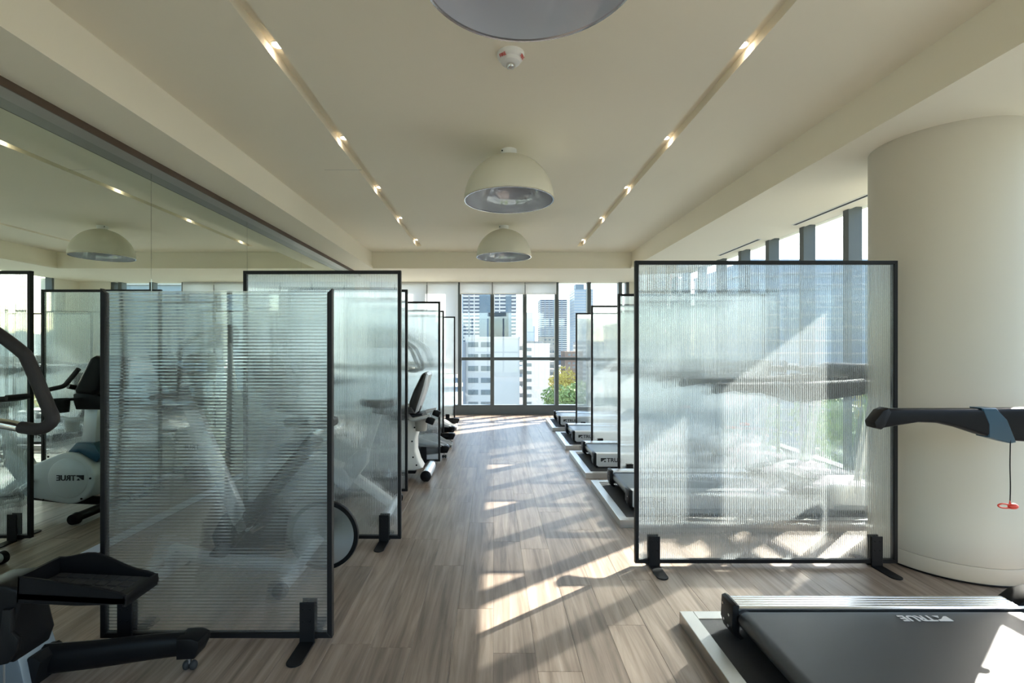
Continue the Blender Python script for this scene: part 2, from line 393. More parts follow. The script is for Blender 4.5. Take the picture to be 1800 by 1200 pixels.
# ---------------------------------------------------------------- partitions
def sheet_mesh(w, h, vertical=True, pitch=.0115):
    if not vertical: pitch = .0148
    """a twin-skinned polycarbonate sheet: rippled face towards -y, flat skin behind, closed at the rim"""
    L = w if vertical else h; n = int(round(L / pitch)); sub = 6; pts = []
    for i in range(n * sub + 1):
        u = i / sub * L / n
        pts.append((u, -.0040 - .0034 * math.cos(2 * PI * i / sub)))
    bm = bmesh.new()
    def V(u, yy, other): return bm.verts.new((u, yy, other) if vertical else (other, yy, u))
    O = h if vertical else w
    A = [(V(u, yy, 0), V(u, yy, O)) for u, yy in pts]
    for i in range(len(A) - 1):
        f = bm.faces.new((A[i][0], A[i + 1][0], A[i + 1][1], A[i][1])); f.smooth = True; f.material_index = 0
    for i in range(1, n):
        u = i * L / n
        f = bm.faces.new((V(u, -.0005, 0), V(u, .0049, 0), V(u, .0049, O), V(u, -.0005, O))); f.material_index = 2
    q = [V(0, .005, 0), V(L, .005, 0), V(L, .005, O), V(0, .005, O)]
    f = bm.faces.new(q); f.material_index = 1
    for f_ in (bm.faces.new((A[0][0], A[0][1], q[3], q[0])), bm.faces.new((A[-1][0], A[-1][1], q[2], q[1]))): f_.material_index = 1
    bmesh.ops.recalc_face_normals(bm, faces=bm.faces)
    me = bpy.data.meshes.new('ribbed_sheet'); bm.to_mesh(me); bm.free()
    me.materials.append(M['flute']); me.materials.append(M['clear']); me.materials.append(M['web_clear'] if vertical else M['web']); return me
def partition(name, x0, w, y, h, label, group, vertical=True, top=True, rz=0.0, feet=(.115, .13), z0=.02):
    r = thing(name, (x0, y, 0), label, 'partition', group, rz)
    F = .022; T = .015
    link('ribbed_sheet', sheet_mesh(w - F, h - F, vertical), r, (F / 2, 0, z0 + F / 2))
    zt = z0 + h
    def rail(poly): MB().prism(poly, -T, T, 'y', bev=.0015).build('frame_rail', M['black_metal'], r, smooth=False)
    rail([(0, z0), (F, z0 + F), (F, zt - F), (0, zt)]); rail([(w, z0), (w, zt), (w - F, zt - F), (w - F, z0 + F)])
    rail([(0, z0), (w, z0), (w - F, z0 + F), (F, z0 + F)])
    if top: rail([(0, zt), (F, zt - F), (w - F, zt - F), (w, zt)])
    for fx in (feet[0], w - feet[1]):
        for sgn in (-1, 1):
            b = MB()
            ya, yb = sorted((sgn * (T + .001), sgn * (T + .007)))
            b.box(fx - .034, fx + .034, ya, yb, .006, .185, bev=.003, seg=2)
            pl = [(fx - .034, sgn * T), (fx + .034, sgn * T)] + [(fx + .034 * math.cos(a), sgn * (.155 + .034 * math.sin(a))) for a in [PI * k / 10 for k in range(11)]]
            b.prism(pl, 0.0, .007, 'z', bev=.0012)
            ft_ = b.build('foot', M['black_metal'], r, smooth=False)
            if sgn < 0: ft = ft_
        s = MB()
        for sx in (-.016, .016):
            for sz in (.10, .155): s.cyl((fx + sx, -T - .0095, sz), (fx + sx, -T - .006, sz), .005, seg=8)
        stuff(s.build('screw', M['black'], ft))
    return r
GP_R = 'ribbed partitions between the treadmills'; GP_L = 'ribbed partitions between the bikes'
partition('partition', .858, 1.592, 2.98, 1.835, 'large wide ribbed translucent partition in front of the white column', GP_R)
partition('partition', 1.222, 1.59, 4.82, 1.835, 'ribbed partition behind the largest one on the treadmill side', GP_R)
partition('partition', 1.225, 1.59, 6.16, 1.835, 'third ribbed partition along the treadmill row', GP_R)
partition('partition', 1.255, 1.59, 7.50, 1.835, 'farthest ribbed partition on the treadmill side, by the end window', GP_R)
partition('partition', -1.773, 1.044, 2.217, 1.575, 'nearest low partition with horizontal ribs and no top rail', GP_L, vertical=False, top=False, feet=(.115, .11))
partition('partition', -1.72, 1.085, 3.37, 1.835, 'tall upright-ribbed partition right behind the silver flywheel', GP_L, feet=(.12, .115), rz=-.012)
partition('partition', -1.87, 1.085, 4.46, 1.835, 'ribbed partition in front of the recumbent bike', GP_L)
partition('partition', -1.70, 1.085, 5.62, 1.835, 'ribbed partition right behind the recumbent bike backrest', GP_L, feet=(.115, .19))
partition('partition', -1.80, 1.085, 7.02, 1.835, 'fourth ribbed partition from the front in the bike row', GP_L)
partition('partition', -1.745, 1.085, 8.38, 1.835, 'last ribbed partition of the bike row, by the lowered blinds', GP_L)

# ---------------------------------------------------------------- treadmills and their platforms
def platform(x, y0, y1, label):
    r = thing('treadmill_platform', (x, y0, 0), label, 'platform', 'metal edged platforms under the treadmills')
    Lx, Wy, Z, E = 2.22, y1 - y0, .058, .065
    MB().box(E, Lx - E, E, Wy - E, 0, Z - .004).build('rubber_mat', M['rubber'], r, smooth=False)
    for q in ((0, E, 0, Wy), (Lx - E, Lx, 0, Wy), (E, Lx - E, 0, E), (E, Lx - E, Wy - E, Wy)):
        MB().box(q[0], q[1], q[2], q[3], 0, Z, bev=.002).build('edge_plate', M['tread'], r, smooth=False)
    return r

def make_treadmill(loc, label):
    r = thing('treadmill', loc, label, 'treadmill', 'treadmills facing the windows')
    HW = .36
    for sgn in (-1, 1):
        ya, yb = (sgn * HW, sgn * (HW - .105))
        o, i = (ya, yb)
        # extruded side rail, cross-section in y-z with grooves on the foot rail
        prof = [(o, .012), (o, .138), (o - sgn * .012, .150)]
        for k in range(5):
            g = o - sgn * (.022 + k * .017)
            prof += [(g, .150 - k * .0012), (g - sgn * .003, .1465 - k * .0012), (g - sgn * .006, .150 - k * .0012)]
        prof += [(i, .142), (i, .118), (o - sgn * .02, .112), (o - sgn * .02, .012)]
        rl = MB().prism(prof, .022, 1.60, 'x').build('side_rail', M['alu'] if sgn > 0 else M['silver'], r, smooth=False)
        MB().box(.026, 1.60, min(i, i + sgn * .008), max(i, i + sgn * .008), .096, .1185).build('rail_skirt', M['black'], rl, smooth=False)
        lm = logo_mesh(.042, M['print'])
        lg = link('logo', lm, rl); lg.location = (.07, sgn * (HW + .0012), .062)
        lg.rotation_euler = (PI / 2, 0, 0) if sgn < 0 else (PI / 2, 0, PI)
        if sgn > 0: lg.location.x = .07 + .27
        pr = [(.030, .004), (.048, .012), (.026, .03), (.026, .152), (.012, .158), (-.004, .152), (-.008, .06), (.004, .02)]
        cp = MB().prism(pr, min(o + sgn * .003, i), max(o + sgn * .003, i), 'y', bev=.004, seg=2).build('end_cap', M['black'], r)
        ym = (o + i) / 2
        MB().cyl((.03, i - sgn * .004, .096), (.03, i + sgn * .03, .096), .02, seg=14).build('roller_bracket', M['black'], cp)
        s = MB()
        for qy, pz in ((.03, .125), (-.025, .10), (.02, .06), (-.02, .05)): s.cyl((-.010, ym + qy, pz), (-.0055, ym + qy, pz), .006, seg=10)
        stuff(s.build('screw', M['alu'], cp))
    iw = HW - .105
    MB().cyl((.05, -iw, .096), (.05, iw, .096), .034, seg=24).build('rear_roller', M['black'], r)
    b = MB()
    a = [(.05 + .037 * math.cos(t), .096 + .037 * math.sin(t)) for t in [PI / 2 + PI * k / 12 for k in range(13)]]
    b.prism([(1.54, .133)] + a + [(1.54, .059)], -iw + .012, iw - .012, 'y')
    bl = b.build('running_belt', M['belt'], r)
    lg = link('logo', logo_mesh(.040, M['wprint']), bl); lg.location = (.875, .212, .1345); lg.rotation_euler = (0, 0, PI)
    MB().prism([(1.44, .10), (1.46, .155), (1.53, .20), (1.66, .235), (1.86, .235), (1.99, .19), (2.04, .12), (2.04, .03), (1.44, .03)], -.36, .36, 'y', bev=.02, seg=3).build('motor_hood', M['silver'], r)
    MB().box(1.56, 1.9, -.2, .2, .232, .240, bev=.003).build('hood_vent', M['black'], r)
    for sgn in (-1, 1):
        y = sgn * .345
        MB().beam((1.80, y, .12), (1.97, y * .97, 1.06), .05, .09, bev=.012, h1=.065).build('upright', M['silver'], r)
        hr = [(.665, .94), (.672, .918), (.70, .912), (.76, .922), (.86, .938), (.95, .935), (1.05, .912), (1.14, .882), (1.24, .858), (1.36, .85), (1.60, .87), (1.92, .92), (2.0, .98), (1.98, 1.04), (1.75, 1.02), (1.40, 1.003), (1.1, .998), (.80, .998), (.725, .998), (.70, .988)]
        MB().prism([(1.25, .147), (1.30, .185), (1.42, .21), (1.50, .21), (1.50, .12), (1.25, .12)], sgn * .27 if sgn > 0 else -.365, .365 if sgn > 0 else -.27, 'y', bev=.012, seg=2).build('hood_wing', M['black'], r)
        h = MB().prism(hr, y - .030, y + .030, 'y', bev=.014, seg=3).build('handrail', M['black'], r)
        MB().prism([(.655, .94), (.662, .914), (.69, .906), (.705, .918), (.735, .985), (.722, 1.003), (.695, .992)], y - .033, y + .033, 'y', bev=.01, seg=2).build('grip_cap', M['black_metal'], h)
        MB().prism([(1.135, 1.003), (1.165, .93), (1.165, .872), (1.265, .845), (1.29, .85), (1.25, .95), (1.20, 1.003)], y - .0315, y + .0315, 'y', bev=.004).build('accent_band', M['teal'], h)
    c = MB().prism([(1.79, .975), (1.80, 1.005), (1.99, 1.135), (2.03, 1.14), (2.055, 1.10), (2.04, .98), (1.97, .945)], -.36, .36, 'y', bev=.02, seg=2).build('console', M['black'], r)
    mt = Matrix.Translation((1.892, 0, 1.062)) @ Matrix.Rotation(-math.radians(34.4), 4, 'Y')
    MB().box(-.10, .10, -.2, .2, .008, .016, bev=.004, mtx=mt).build('display', M['screen'], c)
    for sgn in (-1, 1): MB().lathe([(.002, .95), (.04, .95), (.048, 1.04), (.04, 1.04), (.034, .96), (.002, .96)], (1.70, sgn * .285, 0), 'z', 20).build('cup_holder', M['black'], c)
    for px in (.12, 1.9):
        for py in (-.3, .3): MB().cyl((px, py, 0), (px, py, .06), .028, seg=14).build('levelling_foot', M['rubber'], r)
    # safety cord with red clip
    cd = MB().tube([(1.262, .315, .86), (1.258, .313, .75), (1.260, .313, .655), (1.258, .313, .58)], .0022, seg=6, smooth_n=3).build('safety_cord', M['black'], r)
    b = MB(); b.sphere((1.272, .313, .566), .018, (1.25, .7, .75)); b.tube([(1.262, .313, .572), (1.225, .313, .578), (1.205, .313, .570), (1.222, .313, .560), (1.262, .313, .558)], .0035, seg=8, smooth_n=4)
    b.cyl((1.258, .313, .572), (1.258, .313, .592), .004, .002, seg=8)
    b.build('safety_clip', M['red'], cd)
    return r
ROW = [(1.29, 2.36, 'nearest treadmill, its black belt and handrail cut by the frame edge'),
       (3.60, 4.69, 'treadmill standing behind the largest ribbed partition'),
       (4.95, 6.03, 'second treadmill from the front beyond the large partition'),
       (6.33, 7.38, 'third treadmill beyond the large partition'),
       (7.74, 8.78, 'farthest treadmill, below the end window')]
PLAT = ['metal edged rubber platform under the nearest treadmill', 'sunlit metal edged platform at the foot of the large partition', 'metal edged platform under the second treadmill beyond the large partition',
        'metal edged platform under the third treadmill beyond the large partition', 'farthest metal edged platform, below the end window']
tm = None
for i, (y0, y1, lab) in enumerate(ROW):
    platform(.895 if i == 0 else .93, y0, y1, PLAT[i])
    loc = ((1.04 if i == 0 else 1.06), (y0 + y1) / 2 + .04, .056)
    if tm is None: tm = make_treadmill(loc, lab)
    else:
        o = copy_tree(tm); o.location = loc; o['label'] = lab

# ---------------------------------------------------------------- rear flywheel bike (behind the nearest partition)
def flywheel_bike(y):
    r = thing('spin_bike', (-1.35, y, 0), 'spin bike with silver rear flywheel behind the nearest partition', 'exercise bike')
    ox = 1.35
    def p(x, z, yy=0): return (x + ox, yy, z)
    b = MB(); b.beam(p(-1.62, .10), p(-1.02, .82), .05, .085, bev=.012); b.build('seat_tube', M['black_metal'], r)   # leaning back
    b = MB(); b.tube([p(-1.86, .16), p(-1.62, .10), p(-1.36, .08), p(-1.13, .055)], .036, seg=12, smooth_n=5); b.build('base_beam', M['silver'], r)
    b = MB(); b.beam(p(-1.44, .26), p(-1.76, 1.0), .05, .085, bev=.012); b.build('handlebar_post', M['silver'], r)
    for sg in (-1, 1): MB().beam(p(-1.13, .06, sg * .05), p(-.985, .25, sg * .05), .02, .05, bev=.006).build('fork', M['silver'], r)
    MB().beam(p(-1.15, .05), p(-1.11, .05), .12, .05, bev=.006).build('fork_bridge', M['silver'], r)
    for xx in (-1.88, -1.13):
        hw = .15 if xx < -1.5 else .24
        st = MB().cyl(p(xx, .045, -hw), p(xx, .045, hw), .03, seg=16).build('stabilizer', M['silver'], r)
        for sg in (-1, 1): MB().cyl(p(xx, .04, sg * (hw - .005)), p(xx, .04, sg * (hw + .025)), .04, seg=16).build('foot_cap', M['black'], st)
    MB().beam(p(-1.88, .05), p(-1.84, .18), .06, .06, bev=.01).build('front_strut', M['silver'], r)
    fw = MB().lathe([(.002, -.016), (.05, -.016), (.055, -.010), (.178, -.008), (.178, .008), (.055, .010), (.05, .016), (.002, .016)], p(-.985, .243), 'y', 64).build('flywheel', M['fly'], r)
    MB().lathe([(.176, -.014), (.199, -.014), (.202, 0), (.199, .014), (.176, .014), (.176, -.014)], p(-.985, .243), 'y', 64).build('flywheel_guard', M['black'], fw)
    pr = [(-1.62, .10), (-1.66, .22), (-1.60, .34), (-1.46, .42), (-1.30, .40), (-1.16, .33), (-1.02, .30), (-.97, .24), (-1.02, .17), (-1.25, .13), (-1.45, .06)]
    MB().prism([(a + ox, c) for a, c in pr], .03, .085, 'y', bev=.012, seg=2).build('drive_cover', M['black'], r)
    for sg, a in ((-1, .5), (1, .5 + PI)):
        c0 = Vector(p(-1.36, .30, sg * .10)); c1 = c0 + Vector((math.cos(a) * .165, 0, math.sin(a) * .165))
        k = MB().beam(c0, c1, .016, .03, bev=.004).build('crank', M['chrome'], r)
        MB().box(c1.x - .05, c1.x + .05, c1.y + (0 if sg > 0 else -.10), c1.y + (.10 if sg > 0 else 0), c1.z - .014, c1.z + .014, bev=.006).build('pedal', M['black'], k)
    sp = MB().beam(p(-1.10, .72), p(-1.00, .865), .03, .05, bev=.006).build('seat_post', M['chrome'], r)
    sad = [(-.93, -.085), (-.93, .085), (-1.0, .08), (-1.09, .03), (-1.2, .018), (-1.22, 0), (-1.2, -.018), (-1.09, -.03), (-1.0, -.08)]
    MB().prism([(a + ox, c) for a, c in sad], .865, .92, 'z', bev=.018, seg=3).build('saddle', M['vinyl'], r)
    hb = MB().tube([p(-2.02, 1.03, -.05), p(-2.04, 1.03, -.16), p(-1.90, 1.01, -.21), p(-1.70, 1.0, -.18), p(-1.66, 1.0, 0), p(-1.70, 1.0, .18), p(-1.90, 1.01, .21), p(-2.04, 1.03, .16), p(-2.02, 1.03, .05)], .017, seg=10, smooth_n=6).build('handlebar', M['foam'], r)
    MB().beam(p(-1.76, .985), p(-1.66, 1.0), .05, .04, bev=.008).build('stem', M['black'], r)
    cs = MB().beam(p(-1.80, 1.02), p(-1.88, 1.22), .13, .045, bev=.012).build('console', M['black'], r)
    MB().beam(p(-1.788, 1.10), p(-1.825, 1.195), .10, .008, bev=.002).build('display', M['screen'], cs)
    return r
flywheel_bike(2.84)

# ---------------------------------------------------------------- upright bike
def hull2(c0, r0, c1, r1, n=18):
    """outline round two circles"""
    d = Vector((c1[0] - c0[0], c1[1] - c0[1])); L = d.length; a = math.atan2(d.y, d.x); g = math.acos((r0 - r1) / L); out = []
    for k in range(n + 1):
        t = a + g + (2 * PI - 2 * g) * k / n; out.append((c0[0] + r0 * math.cos(t), c0[1] + r0 * math.sin(t)))
    for k in range(n + 1):
        t = a - g + 2 * g * k / n; out.append((c1[0] + r1 * math.cos(t), c1[1] + r1 * math.sin(t)))
    return out
def upright_bike(y):
    r = thing('upright_bike', (-1.4, y, 0), 'grey upright exercise bike with round cover behind the tall left partition', 'exercise bike')
    ox = 1.4
    def p(x, z, yy=0): return (x + ox, yy, z)
    body = MB().prism([(a + ox, c) for a, c in hull2((-1.555, .30), .205, (-1.27, .27), .125, 24)], -.085, .085, 'y', bev=.018, seg=3).build('shell', M['grey_shell'], r)
    for sg in (-1, 1):
        d = MB().lathe([(.002, sg * .090), (.150, sg * .090), (.158, sg * .086), (.16, sg * .08)], p(-1.555, .30), 'y', 48).build('disc_cover', M['grey_shell'], body)
        lg = link('logo', logo_mesh(.042, M['print']), body)
        lg.location = p(-1.685, .285, sg * .0925) if sg < 0 else p(-1.43, .285, sg * .0925); lg.rotation_euler = (PI / 2, 0, 0) if sg < 0 else (PI / 2, 0, PI)
        b = MB()
        for q in ((-1.40, .47), (-1.36, .13), (-1.73, .30), (-1.66, .14)): b.cyl(p(q[0], q[1], sg * .084), p(q[0], q[1], sg * .089), .008, seg=8)
        stuff(b.build('screw', M['black'], body))
    MB().prism([(a + ox, c) for a, c in ((-1.52, .49), (-1.60, .575), (-1.74, .575), (-1.80, .47), (-1.76, .42), (-1.62, .50))], -.07, .07, 'y', bev=.012, seg=2).build('shroud', M['teal'], r)
    MB().beam(p(-1.665, .54), p(-1.69, .86), .06, .11, bev=.012).build('mast', M['silver'], r)
    MB().prism([(a + ox, c) for a, c in ((-1.62, .84), (-1.60, .90), (-1.60, .965), (-1.76, .985), (-1.84, .93), (-1.80, .84))], -.10, .10, 'y', bev=.02, seg=2).build('console_base', M['black'], r)
    cs = MB().prism([(a + ox, c) for a, c in ((-1.67, .97), (-1.66, 1.0), (-1.78, 1.245), (-1.82, 1.265), (-1.88, 1.25), (-1.86, 1.0), (-1.80, .96))], -.16, .16, 'y', bev=.025, seg=3).build('console', M['black'], r)
    mt = Matrix.Translation(p(-1.718, 1.12)) @ Matrix.Rotation(math.radians(62.5), 4, 'Y')
    MB().box(-.09, .09, -.12, .12, -.004, .004, bev=.002, mtx=mt).build('display', M['screen'], cs)
    cup = MB(); cup.lathe([(.002, .83), (.05, .83), (.055, .92), (.066, .92), (.066, .935), (.05, .935), (.046, .85), (.002, .845)], p(-1.575, 0, -.17), 'z', 24); cup.build('cup_holder', M['black'], r)
    MB().beam(p(-1.60, .925, -.12), p(-1.70, .925, -.06), .05, .02).build('cup_bracket', M['black'], r)
    for sg in (-1, 1):
        MB().tube([p(-1.66, .93, 0), p(-1.66, .99, sg * .05), p(-1.62, 1.03, sg * .16)], .02, seg=10, smooth_n=5).build('handle_neck', M['black'], r)
        MB().tube([p(-1.46, .99, sg * .24), p(-1.56, 1.015, sg * .23), p(-1.62, 1.035, sg * .20), p(-1.665, 1.08, sg * .20), p(-1.735, 1.165, sg * .20)], .017, seg=10, smooth_n=5).build('handlebar', M['foam'], r)
    MB().beam(p(-1.07, .38), p(-.925, .82), .045, .07, bev=.01).build('seat_post', M['grey_shell'], r)
    MB().prism([(a + ox, c) for a, c in ((-1.22, .33), (-1.16, .44), (-1.06, .53), (-1.0, .53), (-1.01, .40), (-1.10, .28))], -.055, .055, 'y', bev=.015, seg=2).build('seat_boss', M['grey_shell'], r)
    s = MB()
    sad = [(-.78, -.12), (-.78, .12), (-.84, .125), (-.92, .09), (-1.0, .035), (-1.06, .025), (-1.08, 0), (-1.06, -.025), (-1.0, -.035), (-.92, -.09), (-.84, -.125)]
    s.prism([(a + ox, c) for a, c in sad], .825, .885, 'z', bev=.024, seg=3)
    for v in s.bm.verts: v.co.z += .035 * ((v.co.x - ox + .93) / .15) ** 2 * .6 + .02
    s.build('saddle', M['vinyl'], r)
    MB().beam(p(-.925, .80), p(-.915, .855), .09, .09, bev=.01).build('saddle_clamp', M['black'], r)
    MB().beam(p(-1.24, .38), p(-.83, .085), .075, .07, bev=.014).build('rear_beam', M['white'], r)
    MB().tube([p(-1.76, .10), p(-1.5, .11), p(-1.2, .14)], .035, seg=10).build('base_beam', M['black'], r)
    for xx, m in ((-.82, M['silver']), (-1.76, M['black'])):
        st = MB().cyl(p(xx, .05, -.25), p(xx, .05, .25), .034, seg=16).build('stabilizer', m, r)
        for sg in (-1, 1): MB().cyl(p(xx, .045, sg * .245), p(xx, .045, sg * .29), .045, .038, seg=16).build('foot_cap', M['black'], st)
    for sg, a in ((-1, -.6), (1, -.6 + PI)):
        c0 = Vector(p(-1.30, .29, sg * .105)); c1 = c0 + Vector((math.cos(a) * .16, 0, math.sin(a) * .16))
        k = MB().beam(c0, c1, .016, .032, bev=.004).build('crank', M['chrome'], r)
        MB().box(c1.x - .055, c1.x + .055, c1.y + (0 if sg > 0 else -.10), c1.y + (.10 if sg > 0 else 0), c1.z - .014, c1.z + .014, bev=.006).build('pedal', M['black'], k)
    return r
upright_bike(3.93)

# ---------------------------------------------------------------- recumbent bike
def recumbent_bike(y):
    r = thing('recumbent_bike', (-1.2, y, 0), 'recumbent bike with black backrest and cream shell in the left row', 'exercise bike')
    ox = 1.2
    def p(x, z, yy=0): return (x + ox, yy, z)
    # rear pedestal: concave rear edge, widening to the floor
    pr = [(-.70, .60), (-.76, .50), (-.79, .40), (-.79, .28), (-.76, .18), (-.72, .11), (-.80, .08), (-1.15, .09), (-1.55, .12), (-1.95, .12), (-2.10, .25), (-2.06, .45), (-1.90, .55), (-1.70, .50), (-1.45, .33), (-1.2, .32), (-1.10, .42), (-1.06, .60)]
    sh = MB().prism([(a + ox, c) for a, c in pr], -.10, .10, 'y', bev=.02, seg=3).build('shell', M['cream'], r)
    b = MB()
    for q in ((-.80, .52), (-.825, .38), (-.815, .22), (-.78, .14)): b.cyl(p(q[0], q[1], -.10), p(q[0], q[1], -.104), .009, seg=8)
    stuff(b.build('screw', M['black'], sh))
    lg = link('logo', logo_mesh(.045, M['print']), sh); lg.location = p(-2.0, .30, -.1015); lg.rotation_euler = (PI / 2, 0, 0)
    MB().prism([(a + ox, c) for a, c in ((-.70, .60), (-1.08, .60), (-1.10, .65), (-.72, .66))], -.13, .13, 'y', bev=.012, seg=2).build('seat_carriage', M['black'], r)
    s = MB(); s.prism([(a + ox, c) for a, c in ((-.78, .67), (-1.12, .665), (-1.18, .69), (-1.15, .73), (-1.0, .72), (-.82, .735))], -.20, .20, 'y', bev=.02, seg=3); s.build('seat', M['vinyl'], r)
    # backrest: padded front, silver back shell; leaning to the aisle
    def lean(pts): return [(a + ox, c) for a, c in pts]
    bk = MB().prism(lean(((-.845, .70), (-.82, .665), (-.785, .68), (-.70, .95), (-.675, 1.055), (-.70, 1.075), (-.725, 1.05), (-.80, .90), (-.845, .78))), -.175, .175, 'y', bev=.028, seg=3).build('backrest', M['vinyl'], r)
    MB().prism(lean(((-.80, .665), (-.765, .68), (-.69, .90), (-.652, 1.05), (-.672, 1.075), (-.70, 1.06), (-.735, .94), (-.79, .76))), -.15, .15, 'y', bev=.018, seg=3).build('back_shell', M['silver'], bk)
    MB().beam(p(-.80, .62), p(-.77, .74), .08, .05, bev=.01).build('back_bracket', M['black'], r)
    for sg in (-1, 1):
        MB().tube([p(-.86, .645, sg * .12), p(-.80, .62, sg * .24), p(-.70, .64, sg * .26), p(-.62, .655, sg * .26)], .02, seg=10, smooth_n=4).build('side_arm', M['silver'], r)
        MB().beam(p(-.66, .63, sg * .26), p(-.58, .60, sg * .26), .045, .07, bev=.014).build('hand_grip', M['black'], r)
    c = MB(); c.lathe([(.002, .505), (.055, .505), (.064, .615), (.072, .62), (.072, .635), (.056, .635), (.05, .53), (.002, .525)], p(-.72, 0, -.19), 'z', 28); c.build('cup_holder', M['grey_trim'], r)
    t = MB().cyl(p(-.67, .062, -.22), p(-.67, .062, .22), .05, seg=24).build('rear_stabilizer', M['alu'], r)
    for sg in (-1, 1):
        MB().lathe([(.002, sg * .255), (.04, sg * .25), (.053, sg * .235), (.053, sg * .215)], p(-.67, .062), 'y', 24).build('end_cap', M['black'], t)
        MB().cyl(p(-.67, 0, sg * .18), p(-.67, .03, sg * .18), .022, seg=12).build('levelling_foot', M['rubber'], t)
    MB().beam(p(-.80, .06), p(-1.75, .06), .07, .05, bev=.01).build('base_beam', M['black'], r)
    MB().cyl(p(-1.9, .05, -.23), p(-1.9, .05, .23), .05, seg=20).build('front_stabilizer', M['black'], r)
    MB().beam(p(-1.93, .50), p(-1.86, 1.0), .06, .10, bev=.012).build('mast', M['silver'], r)
    cs = MB().prism([(a + ox, c_) for a, c_ in ((-1.76, .98), (-1.74, 1.01), (-1.86, 1.26), (-1.92, 1.27), (-1.96, 1.2), (-1.93, .98))], -.2, .2, 'y', bev=.02, seg=2).build('console', M['black'], r)
    MB().tube([p(-1.84, .95, -.02), p(-1.70, .97, -.16), p(-1.58, .98, -.2), p(-1.5, .985, -.2)], .016, seg=8, smooth_n=5).build('handlebar', M['foam'], r)
    MB().tube([p(-1.84, .95, .02), p(-1.70, .97, .16), p(-1.58, .98, .2), p(-1.5, .985, .2)], .016, seg=8, smooth_n=5).build('handlebar', M['foam'], r)
    for sg, a in ((-1, 1.2), (1, 1.2 + PI)):
        c0 = Vector(p(-1.72, .36, sg * .12)); c1 = c0 + Vector((math.cos(a) * .15, 0, math.sin(a) * .15))
        k = MB().beam(c0, c1, .016, .032, bev=.004).build('crank', M['chrome'], r)
        MB().box(c1.x - .055, c1.x + .055, c1.y + (0 if sg > 0 else -.10), c1.y + (.10 if sg > 0 else 0), c1.z - .014, c1.z + .014, bev=.006).build('pedal', M['black'], k)
    return r
recumbent_bike(5.04)

# ---------------------------------------------------------------- ellipticals
def pedal_tray(L, W, m_side, m_top, parent, mtx):
    """shallow foot tray: humped side walls and closed front, open towards the rear"""
    b = MB()
    b.prism([(0, -.02), (L, -.02), (L, .0), (0, .0)], -W / 2, W / 2, 'y')
    for s in (-1, 1):
        y = s * W / 2; n = 14; top = []
        for k in range(n + 1):
            u = k / n; hh = .052 * (1 - u) ** 0.6 + (.03 if s > 0 else .0) * math.sin(PI * min(1, u * 1.15)) ** 2 * (1 - u) * 2 + .010
            top.append((u * L, hh))
        b.prism([(0, -.035), (L * .55, -.035), (L, -.02)] + top[::-1], min(y, y - s * .012), max(y, y - s * .012), 'y', bev=.003)
    b.prism([(0, -.035), (.012, -.035), (.012, .062), (0, .062)], -W / 2, W / 2, 'y', bev=.003)
    b.prism([(L - .012, -.03), (L, -.03), (L, .014), (L - .012, .014)], -W / 2, W / 2, 'y', bev=.004)
    b.xf(mtx); ped = b.build('pedal', m_side, parent)
    t = MB(); t.box(.02, L - .018, -W / 2 + .016, W / 2 - .016, 0, .005, bev=.002)
    t.xf(mtx); t.build('foot_pad', m_top, ped); t = MB()
    for i in range(7):
        for j in range(3): t.box(.04 + i * .046, .074 + i * .046, -W / 2 + .028 + j * .045, -W / 2 + .060 + j * .045, .004, .009)
    t.xf(mtx); stuff(t.build('grip_stud', m_top, ped))
    return ped
